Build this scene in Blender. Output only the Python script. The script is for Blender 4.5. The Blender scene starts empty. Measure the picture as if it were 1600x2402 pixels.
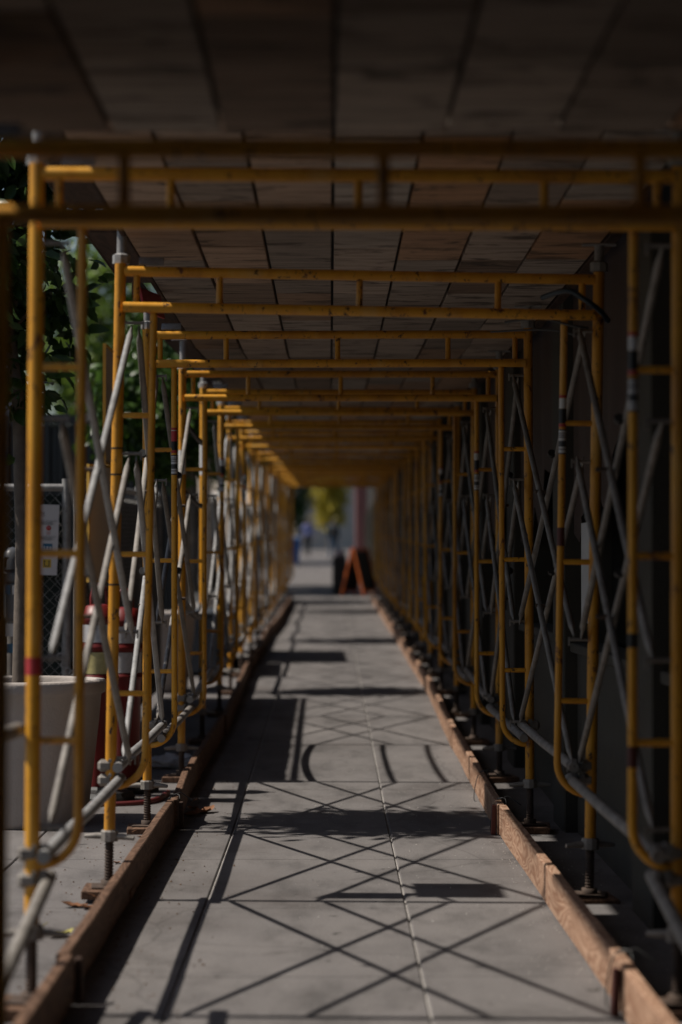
import bpy, bmesh, math, random
from mathutils import Vector, Matrix, noise
R = math.radians
rnd = random.Random(11)
scene = bpy.context.scene
C = scene.collection

# ------------------------------------------------------------------ camera, world, sun, exposure
CAM = Vector((-0.06, 0.0, 1.263))
cam_d = bpy.data.cameras.new('camera')
cam = bpy.data.objects.new('camera', cam_d); C.objects.link(cam)
cam.location = CAM
cam.rotation_euler = (R(90 + 1.32), 0, R(-0.26))
cam_d.sensor_fit = 'VERTICAL'; cam_d.sensor_height = 36; cam_d.sensor_width = 24
cam_d.lens = 85
cam_d.clip_start = 0.05; cam_d.clip_end = 2000
cam_d.dof.use_dof = True; cam_d.dof.focus_distance = 11.1; cam_d.dof.aperture_fstop = 1.9
scene.camera = cam

SUN = Vector((1.0, -0.05, -1.38)).normalized()
world = bpy.data.worlds.new('World'); scene.world = world; world.use_nodes = True
wn = world.node_tree
sky = wn.nodes.new('ShaderNodeTexSky'); sky.sky_type = 'NISHITA'; sky.sun_disc = False
sky.sun_elevation = R(54.0); sky.sun_rotation = math.atan2(-1.0, 0.05)
sky.air_density = 1.0; sky.dust_density = 1.5
bg = wn.nodes['Background']; bg.inputs['Strength'].default_value = 0.062
wn.links.new(sky.outputs[0], bg.inputs['Color'])
sun_d = bpy.data.lights.new('sun', 'SUN'); sun_d.energy = 4.8; sun_d.angle = R(0.7); sun_d.color = (1.0, 0.93, 0.84)
sun = bpy.data.objects.new('sun', sun_d); C.objects.link(sun)
sun.rotation_euler = SUN.to_track_quat('-Z', 'Y').to_euler(); sun.location = (-20, 10, 30)

vs = scene.view_settings
vs.view_transform = 'Standard'; vs.look = 'None'; vs.gamma = 1.0; vs.use_curve_mapping = False
vs.exposure = -0.05
scene.cycles.use_denoising = True
scene.cycles.max_bounces = 8; scene.cycles.diffuse_bounces = 5
scene.cycles.caustics_reflective = False; scene.cycles.caustics_refractive = False
scene.cycles.sample_clamp_indirect = 4.0

# ------------------------------------------------------------------ helpers
def ground(y):
    return 0.018 * (min(max(y, 12.0), 140.0) - 12.0)

class MB:
    def __init__(s): s.v = []; s.f = []; s.m = []; s.sm = []
    def add(s, v, f, m=0, smooth=False):
        o = len(s.v); s.v += [tuple(p) for p in v]
        for q in f: s.f.append(tuple(i + o for i in q)); s.m.append(m); s.sm.append(smooth)
        return s
    def box(s, c, d, m=0, rot=None, bevel=0.0):
        hx, hy, hz = d[0] / 2, d[1] / 2, d[2] / 2
        if bevel > 0:
            b = min(bevel, hx * .9, hy * .9, hz * .9)
            v = []
            for sx in (-1, 1):
                for sy in (-1, 1):
                    for sz in (-1, 1):
                        v += [(sx * (hx - b), sy * (hy - b), sz * hz), (sx * (hx - b), sy * hy, sz * (hz - b)), (sx * hx, sy * (hy - b), sz * (hz - b))]
            bm = bmesh.new()
            for p in v: bm.verts.new(p)
            r = bmesh.ops.convex_hull(bm, input=bm.verts)
            bmesh.ops.dissolve_limit(bm, angle_limit=0.01, verts=bm.verts, edges=bm.edges)
            bm.verts.index_update()
            vv = [p.co.copy() for p in bm.verts]; ff = [[p.index for p in f.verts] for f in bm.faces]
            bm.free()
        else:
            vv = [Vector((x, y, z)) for x in (-hx, hx) for y in (-hy, hy) for z in (-hz, hz)]
            ff = [(0, 1, 3, 2), (4, 6, 7, 5), (0, 4, 5, 1), (2, 3, 7, 6), (0, 2, 6, 4), (1, 5, 7, 3)]
        M = rot if rot is not None else Matrix.Identity(3)
        return s.add([M @ p + Vector(c) for p in vv], ff, m)
    def tube(s, pts, r, n=12, m=0, flat=None):
        pts = [Vector(p) for p in pts]; k = len(pts)
        rs = r if isinstance(r, (list, tuple)) else [r] * k
        t0 = (pts[1] - pts[0]).normalized()
        a = Vector((0, 0, 1)) if abs(t0.z) < .9 else Vector((1, 0, 0))
        u = (a - t0 * a.dot(t0)).normalized()
        v = []
        for i in range(k):
            t = (pts[min(i + 1, k - 1)] - pts[max(i - 1, 0)]).normalized()
            u = (u - t * u.dot(t)).normalized(); w = t.cross(u)
            fl = flat[i] if flat else 1.0
            for j in range(n):
                an = 2 * math.pi * j / n
                v.append(pts[i] + (u * math.cos(an) + w * math.sin(an) * fl) * rs[i])
        f = [(i * n + j, i * n + (j + 1) % n, (i + 1) * n + (j + 1) % n, (i + 1) * n + j) for i in range(k - 1) for j in range(n)]
        s.add(v, f, m, True)
        s.add([v[j] for j in range(n)], [tuple(range(n - 1, -1, -1))], m)
        s.add([v[(k - 1) * n + j] for j in range(n)], [tuple(range(n))], m)
        return s
    def lathe(s, prof, n=24, c=(0, 0, 0), m=0, smooth=True):
        v = []
        for (r, z) in prof:
            for j in range(n):
                a = 2 * math.pi * j / n
                v.append((c[0] + r * math.cos(a), c[1] + r * math.sin(a), c[2] + z))
        f = [(i * n + j, i * n + (j + 1) % n, (i + 1) * n + (j + 1) % n, (i + 1) * n + j) for i in range(len(prof) - 1) for j in range(n)]
        return s.add(v, f, m, smooth)
    def mesh(s, name, mats):
        me = bpy.data.meshes.new(name)
        me.from_pydata(s.v, [], s.f)
        for mt in (mats if isinstance(mats, (list, tuple)) else [mats]): me.materials.append(mt)
        me.polygons.foreach_set('material_index', s.m)
        me.polygons.foreach_set('use_smooth', s.sm)
        me.update()
        return me

def put(mesh, name, parent=None, loc=(0, 0, 0), rot=(0, 0, 0), scale=(1, 1, 1)):
    o = bpy.data.objects.new(name, mesh); C.objects.link(o)
    o.location = loc; o.rotation_euler = rot; o.scale = scale
    if parent: o.parent = parent
    return o
def empty(name, loc=(0, 0, 0), rot=(0, 0, 0)):
    o = bpy.data.objects.new(name, None); C.objects.link(o)
    o.location = loc; o.rotation_euler = rot; o.empty_display_size = .1
    return o
def tag(o, label=None, cat=None, group=None, kind=None):
    if label: o['label'] = label
    if cat: o['category'] = cat
    if group: o['group'] = group
    if kind: o['kind'] = kind
    return o
def text_mesh(s, size, mat, extrude=0.0004):
    cu = bpy.data.curves.new('writing', 'FONT'); cu.body = s; cu.size = size; cu.extrude = extrude
    cu.align_x = 'CENTER'; cu.align_y = 'CENTER'; cu.resolution_u = 2
    ob = bpy.data.objects.new('writing_tmp', cu); C.objects.link(ob)
    dg = bpy.context.evaluated_depsgraph_get()
    me = bpy.data.meshes.new_from_object(ob.evaluated_get(dg))
    bpy.data.objects.remove(ob); bpy.data.curves.remove(cu)
    me.materials.clear(); me.materials.append(mat)
    return me

ORD = ['first', 'second', 'third', 'fourth', 'fifth', 'sixth', 'seventh', 'eighth', 'ninth', 'tenth', 'eleventh', 'twelfth', 'thirteenth',
       'fourteenth', 'fifteenth', 'sixteenth', 'seventeenth', 'eighteenth', 'nineteenth', 'twentieth']

# ------------------------------------------------------------------ materials
class NT:
    def __init__(s, name):
        s.m = bpy.data.materials.new(name); s.m.use_nodes = True
        s.t = s.m.node_tree; s.b = s.t.nodes['Principled BSDF']
    def n(s, typ, **kw):
        x = s.t.nodes.new(typ)
        for k, v in kw.items():
            if k in x.inputs: x.inputs[k].default_value = v
            else: setattr(x, k, v)
        return x
    def l(s, a, b): s.t.links.new(a, b)
    def coord(s, kind='Object', scale=(1, 1, 1), randomize=True):
        mp = s.n('ShaderNodeMapping'); mp.inputs['Scale'].default_value = scale
        if kind == 'World':
            g = s.n('ShaderNodeNewGeometry'); s.l(g.outputs['Position'], mp.inputs['Vector'])
        else:
            tc = s.n('ShaderNodeTexCoord'); s.l(tc.outputs[kind], mp.inputs['Vector'])
        if randomize and kind != 'World':
            oi = s.n('ShaderNodeObjectInfo'); mu = s.n('ShaderNodeMath', operation='MULTIPLY'); mu.inputs[1].default_value = 37.0
            s.l(oi.outputs['Random'], mu.inputs[0]); cb = s.n('ShaderNodeCombineXYZ')
            for i in range(3): s.l(mu.outputs[0], cb.inputs[i])
            s.l(cb.outputs[0], mp.inputs['Location'])
        return mp.outputs[0]
    def noise(s, vec, scale, detail=4, rough=.55, dist=0.0):
        x = s.n('ShaderNodeTexNoise'); s.l(vec, x.inputs['Vector'])
        x.inputs['Scale'].default_value = scale; x.inputs['Detail'].default_value = detail
        x.inputs['Roughness'].default_value = rough; x.inputs['Distortion'].default_value = dist
        return x.outputs[0]
    def ramp(s, fac, stops):
        x = s.n('ShaderNodeValToRGB'); s.l(fac, x.inputs[0])
        e = x.color_ramp.elements
        while len(e) < len(stops): e.new(.5)
        for i, (p, c) in enumerate(stops):
            e[i].position = p; e[i].color = (*c, 1) if isinstance(c, (tuple, list)) else (c, c, c, 1)
        return x.outputs[0]
    def mix(s, fac, a, b, mode='MIX'):
        x = s.n('ShaderNodeMix', data_type='RGBA', blend_type=mode)
        for sock, val in ((x.inputs[0], fac), (x.inputs[6], a), (x.inputs[7], b)):
            if hasattr(val, 'is_output') or isinstance(val, bpy.types.NodeSocket): s.l(val, sock)
            elif isinstance(val, (tuple, list)): sock.default_value = (*val, 1)
            else: sock.default_value = val
        return x.outputs[2]
    def bump(s, h, strength=.3, dist=.01):
        x = s.n('ShaderNodeBump'); x.inputs['Strength'].default_value = strength; x.inputs['Distance'].default_value = dist
        s.l(h, x.inputs['Height']); s.l(x.outputs[0], s.b.inputs['Normal'])
    def out(s, col=None, rough=.6, metal=0.0, spec=.5):
        if col is not None:
            if isinstance(col, (tuple, list)): s.b.inputs['Base Color'].default_value = (*col, 1)
            else: s.l(col, s.b.inputs['Base Color'])
        if isinstance(rough, (int, float)): s.b.inputs['Roughness'].default_value = rough
        else: s.l(rough, s.b.inputs['Roughness'])
        s.b.inputs['Metallic'].default_value = metal; s.b.inputs['Specular IOR Level'].default_value = spec
        return s.m

def m_yellow():
    t = NT('yellow_paint'); v = t.coord(scale=(1, 1, .55))
    big = t.noise(v, 9, 4, .6)
    base = t.ramp(big, [(.25, (.60, .25, .012)), (.5, (.74, .34, .018)), (.8, (.80, .40, .03))])
    oi = t.n('ShaderNodeObjectInfo'); base = t.mix(1.0, base, t.ramp(oi.outputs['Random'], [(0, (.80, .76, .7)), (.5, (.96, .95, 1.0)), (1, (1.06, 1.1, 1.5))]), 'MULTIPLY')
    dirt = t.ramp(t.noise(v, 3.2, 5, .65), [(.52, 0.0), (.75, 1.0)])
    c = t.mix(dirt, base, (.42, .165, .015))
    chip = t.ramp(t.noise(v, 34, 6, .74), [(.60, 0.0), (.625, 1.0)])
    chip2 = t.ramp(t.noise(v, 11, 7, .75, .4), [(.605, 0.0), (.64, 1.0)])
    fade = t.ramp(t.noise(t.coord(scale=(1, 1, .25)), 6, 5, .6), [(.55, 0.0), (.72, .7)])
    c = t.mix(fade, c, (.70, .42, .13))
    c = t.mix(chip, c, (.05, .022, .012)); c = t.mix(chip2, c, (.16, .055, .02))
    t.bump(t.noise(v, 60, 4), .15, .003)
    return t.out(c, t.ramp(big, [(.3, .38), (.7, .6)]))
def m_galv(name, a, b, sc=14, rough=.5, metal=.5):
    t = NT(name); v = t.coord()
    c = t.ramp(t.noise(v, sc, 5, .65), [(.3, a), (.7, b)])
    sp = t.ramp(t.noise(v, 70, 3, .7), [(.62, 0.0), (.72, 1.0)])
    c = t.mix(sp, c, tuple(x * .45 for x in a))
    t.bump(t.noise(v, 90, 3), .12, .002)
    return t.out(c, rough, metal)
def m_plain(name, col, rough=.6, var=.25, sc=8, metal=0.0, bump=.1, bsc=40):
    t = NT(name); v = t.coord()
    c = t.ramp(t.noise(v, sc, 5, .6), [(.25, tuple(x * (1 - var) for x in col)), (.75, tuple(min(1, x * (1 + var)) for x in col))])
    if bump: t.bump(t.noise(v, bsc, 4), bump, .004)
    return t.out(c, rough, metal)
def m_plywood():
    t = NT('weathered_plywood')
    v = t.coord(scale=(1.0, 9.0, 4.0)); g = t.noise(v, 2.6, 6, .62, .9)
    oi = t.n('ShaderNodeObjectInfo')
    tone = t.ramp(oi.outputs['Random'], [(0.0, (.24, .17, .125)), (.22, (.46, .40, .345)), (.42, (.52, .30, .17)), (.6, (.30, .25, .21)), (.8, (.54, .46, .39)), (1.0, (.38, .25, .17))])
    grain = t.ramp(g, [(.28, .45), (.5, .95), (.72, 1.18)])
    c = t.mix(1.0, tone, grain, 'MULTIPLY')
    v2 = t.coord(scale=(1.5, 3.5, 1)); st = t.ramp(t.noise(v2, 2.2, 6, .66, .5), [(.53, 0.0), (.64, .8)])
    c = t.mix(st, c, (.055, .042, .034))
    v3 = t.coord(scale=(7, 34, 5)); kn = t.ramp(t.noise(v3, 1.0, 5, .6, .6), [(.66, 0.0), (.72, 1.0)])
    c = t.mix(kn, c, (.035, .028, .022))
    t.bump(g, .25, .004)
    return t.out(c, .85, 0, .2)
def m_lumber(name, dark, light, gs=1.0):
    t = NT(name)
    v = t.coord(scale=(6 * gs, 1.1, 6 * gs)); w = t.noise(v, 1.3, 2, .45, .6)
    rings = t.n('ShaderNodeMath', operation='MULTIPLY'); t.l(w, rings.inputs[0]); rings.inputs[1].default_value = 95.0
    sn = t.n('ShaderNodeMath', operation='SINE'); t.l(rings.outputs[0], sn.inputs[0])
    mr = t.n('ShaderNodeMapRange'); t.l(sn.outputs[0], mr.inputs[0]); mr.inputs[1].default_value = -1; mr.inputs[2].default_value = 1
    c = t.ramp(mr.outputs[0], [(.0, dark), (.55, tuple((a + b) / 2 for a, b in zip(dark, light))), (1.0, light)])
    v2 = t.coord(scale=(2, .7, 2)); s = t.ramp(t.noise(v2, 2.0, 5, .6), [(.3, .72), (.7, 1.1)])
    c = t.mix(1.0, c, s, 'MULTIPLY')
    t.bump(mr.outputs[0], .12, .002)
    return t.out(c, .75, 0, .25)
def m_concrete():
    t = NT('sidewalk_concrete'); v = t.coord('World')
    big = t.noise(v, .9, 6, .6, .3)
    c = t.ramp(big, [(.28, (.125, .113, .108)), (.5, (.163, .152, .148)), (.75, (.20, .185, .178))])
    vs2 = t.coord('World', (1.0, .35, 1)); st = t.ramp(t.noise(vs2, 3.5, 6, .68), [(.33, .62), (.5, .95), (.8, 1.16)])
    c = t.mix(1.0, c, st, 'MULTIPLY')
    sp = t.ramp(t.noise(v, 130, 3, .7), [(.3, .72), (.5, 1.0), (.7, 1.24)])
    c = t.mix(1.0, c, sp, 'MULTIPLY')
    pale = t.ramp(t.noise(v, 24, 5, .75), [(.69, 0.0), (.73, 1.0)])
    c = t.mix(pale, c, (.36, .345, .335))
    gum = t.ramp(t.noise(v, 9, 3, .5), [(.70, 0.0), (.73, 1.0)])
    c = t.mix(gum, c, (.06, .055, .052))
    blot = t.ramp(t.noise(v, 1.7, 7, .72, .8), [(.57, 0.0), (.68, .55)])
    c = t.mix(blot, c, (.075, .068, .064))
    scuff = t.ramp(t.noise(t.coord('World', (2.2, 9, 1)), 2.2, 6, .75, .3), [(.66, 0.0), (.74, .6)])
    c = t.mix(scuff, c, (.27, .26, .255))
    vo = t.n('ShaderNodeTexVoronoi', feature='DISTANCE_TO_EDGE'); vo.inputs['Scale'].default_value = .55
    wob = t.n('ShaderNodeMix', data_type='RGBA'); wob.inputs[0].default_value = .10
    nz = t.n('ShaderNodeTexNoise'); nz.inputs['Scale'].default_value = 3.0; nz.inputs['Detail'].default_value = 6.0; t.l(v, nz.inputs['Vector'])
    t.l(v, wob.inputs[6]); t.l(nz.outputs['Color'], wob.inputs[7]); t.l(wob.outputs[2], vo.inputs['Vector'])
    crk = t.ramp(vo.outputs['Distance'], [(.0, .38), (.003, 0.0)])
    c = t.mix(crk, c, (.045, .04, .038))
    t.bump(t.noise(v, 170, 4, .7), .25, .003)
    return t.out(c, .85, 0, .25)
def m_leaf(name, a, b):
    t = NT(name); g = t.n('ShaderNodeNewGeometry')
    c = t.ramp(g.outputs['Random Per Island'], [(0, a), (.6, b), (1, tuple(min(1, x * 1.5) for x in b))])
    m = t.out(c, .38, 0, .5)
    t.b.inputs['Transmission Weight'].default_value = 0.0
    tr = t.n('ShaderNodeBsdfTranslucent'); t.l(c, tr.inputs['Color'])
    mx = t.n('ShaderNodeMixShader'); mx.inputs[0].default_value = .38
    t.l(t.b.outputs[0], mx.inputs[1]); t.l(tr.outputs[0], mx.inputs[2])
    t.l(mx.outputs[0], t.t.nodes['Material Output'].inputs[0])
    return m
def m_barcode():
    t = NT('barcode_label'); v = t.coord('Object', (1, 1, 1), False)
    sx = t.n('ShaderNodeSeparateXYZ'); t.l(v, sx.inputs[0])
    cb = t.n('ShaderNodeCombineXYZ'); mu = t.n('ShaderNodeMath', operation='MULTIPLY'); mu.inputs[1].default_value = 260
    t.l(sx.outputs[2], mu.inputs[0]); t.l(mu.outputs[0], cb.inputs[0])
    wn_ = t.n('ShaderNodeTexWhiteNoise', noise_dimensions='1D'); fl = t.n('ShaderNodeMath', operation='FLOOR')
    t.l(mu.outputs[0], fl.inputs[0]); t.l(fl.outputs[0], wn_.inputs['W'])
    c = t.ramp(wn_.outputs['Value'], [(.48, (.05, .05, .05)), (.5, (.62, .61, .6))])
    return t.out(c, .5)
def m_glass_dark():
    t = NT('dark_window_glass'); return t.out((.012, .013, .014), .08, 0, .5)

YEL = m_yellow()
GALV = m_galv('galvanised_steel', (.21, .205, .20), (.39, .385, .375), 14, .5, .15)
GALVD = m_galv('dull_galvanised_steel', (.15, .135, .12), (.31, .285, .255), 9, .65, .15)
RUST = m_galv('rusty_thread_steel', (.05, .034, .026), (.11, .075, .055), 20, .8, .2)
PLY = m_plywood()
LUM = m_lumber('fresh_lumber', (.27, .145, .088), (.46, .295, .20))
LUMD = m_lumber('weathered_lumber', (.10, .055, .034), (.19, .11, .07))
BROWN = m_lumber('brown_stained_board', (.045, .026, .018), (.075, .042, .03))
CONC = m_concrete()
JOINT = m_plain('pale_joint_mortar', (.34, .32, .30), .9)
BLACK = m_plain('black_plastic', (.012, .012, .012), .5)
TARP = m_plain('black_roof_cover', (.02, .02, .02), .8)
REDBLK = m_plain('dark_red_painted_wood', (.085, .018, .012), .6)
REDT = m_plain('red_tape', (.42, .035, .04), .5)
WHITE = m_plain('white_label', (.62, .61, .59), .5, .08)
BAR = m_barcode()
POT = m_plain('cast_concrete', (.43, .385, .35), .9, .16, 3, 0, .7, 60)
ASPH = m_plain('asphalt', (.05, .05, .05), .9, .25, 6, 0, .4, 120)
KERB = m_plain('kerb_concrete', (.28, .265, .25), .9, .15, 4)
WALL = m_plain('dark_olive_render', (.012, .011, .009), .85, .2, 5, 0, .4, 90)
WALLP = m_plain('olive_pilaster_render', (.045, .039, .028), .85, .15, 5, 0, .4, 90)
GLASS = m_glass_dark()
SCREEN = m_plain('green_windscreen_cloth', (.012, .02, .017), .85, .3, 20)
LEAFA = m_leaf('glossy_dark_leaf', (.022, .05, .012), (.05, .10, .022))
LEAFB = m_leaf('mid_green_leaf', (.03, .065, .012), (.06, .12, .02))
LEAFC = m_leaf('light_green_leaf', (.09, .15, .025), (.16, .24, .04))
LEAFY = m_leaf('yellow_green_leaf', (.26, .25, .03), (.46, .37, .04))
BARK = m_plain('grey_bark', (.13, .105, .085), .9, .35, 14, 0, .6, 50)
RED = m_plain('red_plastic', (.16, .008, .006), .45, .35, 6)
DRYL = m_plain('dry_brown_leaf', (.20, .085, .035), .8, .4, 30)
YLEAF = m_plain('yellow_leaf', (.34, .30, .07), .7, .3, 30)

# ------------------------------------------------------------------ the setting: ground, sidewalk, kerb, street
def strip(name, x0, x1, dz, mat, ys, thick=None):
    mb = MB(); v = []
    for y in ys: v += [(x0, y, ground(y) + dz), (x1, y, ground(y) + dz)]
    mb.add(v, [(2 * i, 2 * i + 1, 2 * i + 3, 2 * i + 2) for i in range(len(ys) - 1)])
    return put(mb.mesh(name, mat), name)
YS = [-40, -10, 0, 12, 20, 40, 60, 100, 140, 300, 900]
tag(strip('ground', -900, 900, -.22, ASPH, YS), kind='structure')
tag(strip('street', -40, -2.58, -.13, ASPH, YS), kind='structure')
sw = tag(strip('sidewalk', -2.4, 1.5, -.008, JOINT, YS), kind='structure')
far_sw = tag(strip('sidewalk_beyond', -2.4, 1.5, 0.0, CONC, [51.0, 60, 100, 140, 300]), kind='structure')
XS = [(-2.4, -1.42), (-1.42, -.525), (-.525, .225), (.225, 1.2)]
L = 1.5
slab_me = [MB().box((0, 0, -.05), (x1 - x0 - .008, L - .006, .1), 0, None, .004).mesh('slab', CONC) for (x0, x1) in XS]
for k in range(36):
    y = -3 + L * (k + .5)
    for i, (x0, x1) in enumerate(XS):
        put(slab_me[i], 'slab', sw, ((x0 + x1) / 2, y, ground(y) + rnd.uniform(-.0012, .0012)), (math.atan(.018) if y > 12 else 0, 0, 0))
kb = tag(empty('kerb'), kind='structure')
kme = MB().box((0, 0, -.07), (.17, 2.99, .15), 0, None, .015).mesh('kerb_stone', KERB)
for k in range(40):
    y = -6 + 3 * (k + .5)
    put(kme, 'kerb_stone', kb, (-2.49, y, ground(y)), (math.atan(.018) if y > 12 else 0, 0, 0))

# ------------------------------------------------------------------ scaffold frames
FY = [4.98] + [6.87 + 2.36 * k for k in range(18)]
def zoff(y):
    if y < 6.0: return -.253
    return max(0.0, .0175 * (y - 12.6)) if y > 14.5 else 0.0
FZ = [zoff(y) for y in FY]
FDX = [.05, .010, .012, -.018, 0.0, -.006] + [rnd.uniform(-.012, .012) for _ in range(13)]
FLEAN = [0, .25, 1.0, -.15, 0.05, .1] + [rnd.uniform(-.3, .3) for _ in range(13)]

def arc_leg(s):
    pts = [(s * .785, 0, 2.235), (s * .785, 0, 1.5), (s * .785, 0, .9), (s * .785, 0, .535)]
    for a in range(1, 8):
        t = math.pi + a / 7 * math.pi / 2
        pts.append((s * (.905 + .12 * math.cos(t)), 0, .535 + .12 * math.sin(t)))
    return MB().tube(pts, .0138, 14).mesh('inner_leg', YEL)
ME = {}
ME['post'] = MB().tube([(0, 0, .25), (0, 0, .9), (0, 0, 1.6), (0, 0, 2.41)], .0215, 18).mesh('outer_post', YEL)
ME['legL'] = arc_leg(-1); ME['legR'] = arc_leg(1)
ME['rung'] = MB().tube([(-.055, 0, 0), (0, 0, 0), (.055, 0, 0)], .0108, 12).mesh('rung', YEL)
ME['beam'] = MB().tube([(-.9, 0, 0), (-.3, 0, 0), (.3, 0, 0), (.9, 0, 0)], .0200, 16).mesh('beam', YEL)
ME['strut'] = MB().tube([(0, 0, 2.255), (0, 0, 2.31), (0, 0, 2.366)], .0128, 12).mesh('strut', YEL)
ME['pin'] = MB().tube([(-.032, 0, 0), (.0, 0, 0), (.045, 0, 0)], .0065, 8).box((.047, 0, -.008), (.006, .014, .034)).mesh('brace_pin', GALVD)
nut = MB().lathe([(.019, -.02), (.034, -.02), (.034, .016), (.030, .022), (.019, .022)], 10, (0, 0, 0), 0, False)
nut.tube([(-.098, .012, -.006), (-.05, .004, -.002), (.05, -.004, -.002), (.098, -.012, -.006)], [.008, .012, .012, .008], 8)
ME['nut'] = nut.mesh('wing_nut', GALVD)
ME['plate'] = MB().box((0, 0, .036), (.13, .13, .008), 0, None, .002).lathe([(.03, .04), (.03, .06), (.0, .06)], 14).mesh('base_plate', RUST)
ME['pad'] = MB().box((0, 0, .016), (.19, .24, .032), 0, None, .003).mesh('wood_pad', LUMD)
ME['stem'] = MB().tube([(0, 0, 2.40), (0, 0, 2.47), (0, 0, 2.515)], .0185, 14).lathe([(.0215, 2.412), (.034, 2.412), (.034, 2.445), (.022, 2.452)], 8, (0, 0, 0), 0, False).mesh('head_jack', GALV)
ME['stem_tall'] = MB().tube([(0, 0, 2.40), (0, 0, 2.47), (0, 0, 2.585)], .0185, 14).lathe([(.0215, 2.412), (.034, 2.412), (.034, 2.445), (.022, 2.452)], 8, (0, 0, 0), 0, False).mesh('head_jack', GALV)
ME['bracket'] = MB().box((0, 0, 0), (.095, .005, .05), 0, Matrix.Rotation(R(-50), 3, 'X'), .001).tube([(-.03, -.004, .0), (-.03, .004, .0)], .004, 8).mesh('bracket_plate', GALV)
hd = MB().box((0, 0, 2.515), (.13, .048, .007), 0, None, .002)
ME['head'] = hd.mesh('head_plate', GALV)
dec = [(1.926, 1.936, REDT), (1.885, 1.924, WHITE), (1.828, 1.884, BLACK), (1.815, 1.827, REDT), (1.71, 1.805, BAR)]
def rodmesh(length):
    prof = [(.0, 0), (.0155, 0)]; z = 0
    while z < length:
        prof += [(.0185, z + .003), (.0185, z + .005), (.0145, z + .008), (.0145, z + .010)]; z += .0115
    return MB().lathe(prof, 12).mesh('threaded_rod', RUST)

frames = []
for i, y in enumerate(FY):
    z0 = FZ[i]
    fr = empty('scaffold_frame', (FDX[i], y, z0), (R(rnd.uniform(-.22, .22)), R(FLEAN[i]), 0))
    if i < 18:
        lab = 'yellow tubular walk-through scaffold frame, ' + ORD[i] + ' from the front of the tunnel'
    else:
        lab = 'yellow tubular scaffold frame standing last at the far end of the tunnel'
    tag(fr, lab, 'scaffold frame', 'yellow scaffold frames along the walkway')
    frames.append(fr)
    for s in (-1, 1):
        put(ME['post'], 'outer_post', fr, (s * .915, 0, 0))
        lg = put(ME['legL' if s < 0 else 'legR'], 'inner_leg', fr)
        for z in (1.83, 1.30, .77): put(ME['rung'], 'rung', fr, (s * .85, 0, z))
        for z in (2.18, 1.68, 1.0, .52): put(ME['pin'], 'brace_pin', fr, (s * .87, .0, z + .004), (0, 0, 0 if s < 0 else math.pi))
        gl = ground(y) - z0
        jk = put(rodmesh(.31 - gl - .04), 'threaded_rod', fr, (s * .915, 0, gl + .04))
        put(ME['nut'], 'wing_nut', jk, (0, 0, .228 - gl - .04), (0, 0, rnd.uniform(-.6, .6)))
        put(ME['plate'], 'base_plate', jk, (0, 0, -.04), (0, 0, rnd.uniform(-.2, .2)))
        put(ME['pad'], 'wood_pad', jk, (0, 0, -.04), (0, 0, rnd.uniform(-.15, .15)))
        hj = put(ME['stem_tall' if s < 0 and i else 'stem'], 'head_jack', fr, (s * .915, .030 if s < 0 else 0, 0 if i else -.02))
        put(ME['head'], 'head_plate', hj, (0, 0, .067 if s < 0 and i else 0), (0, 0, rnd.uniform(-.1, .1)))
        if i < 9 and ((s > 0 and i in (1, 2, 4, 6)) or (s < 0 and i in (3, 5, 7))):
            for (a, b, mt) in dec:
                put(MB().tube([(s * .785, 0, a), (s * .785, 0, b)], .0143, 14).mesh('sticker', mt), 'sticker', lg)
    put(ME['bracket'], 'bracket_plate', fr, (-.80, .03, 2.425))
    put(ME['beam'], 'top_beam', fr, (0, 0, 2.381)); put(ME['beam'], 'lower_beam', fr, (0, -.022, 2.242))
    for x in (-.852, -.535, 0.0, .53, .852): put(ME['strut'], 'strut', fr, (x, 0, 0))
def band(fr, x, z, h, r, mt, name='tape_band'):
    put(MB().tube([(x, 0, z), (x, 0, z + h)], r, 14).mesh(name, mt), name, frames[fr])
band(1, -.915, .955, .05, .0222, REDT); band(1, .785, .70, .06, .0146, REDBLK); band(1, .785, 1.04, .04, .0146, BLACK)
band(2, .785, 1.36, .07, .0146, REDBLK); band(2, -.915, 1.60, .006, .0225, BLACK, 'zip_tie'); band(2, -.915, 1.70, .006, .0225, BLACK, 'zip_tie')
band(2, -.915, 1.18, .006, .0225, BLACK, 'zip_tie'); band(3, -.785, 1.87, .05, .0146, REDT)
band(4, -.915, 1.80, .14, .0220, WHITE); band(5, -.915, 1.82, .22, .0222, WHITE); band(6, -.915, 1.7, .3, .0222, WHITE)

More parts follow.
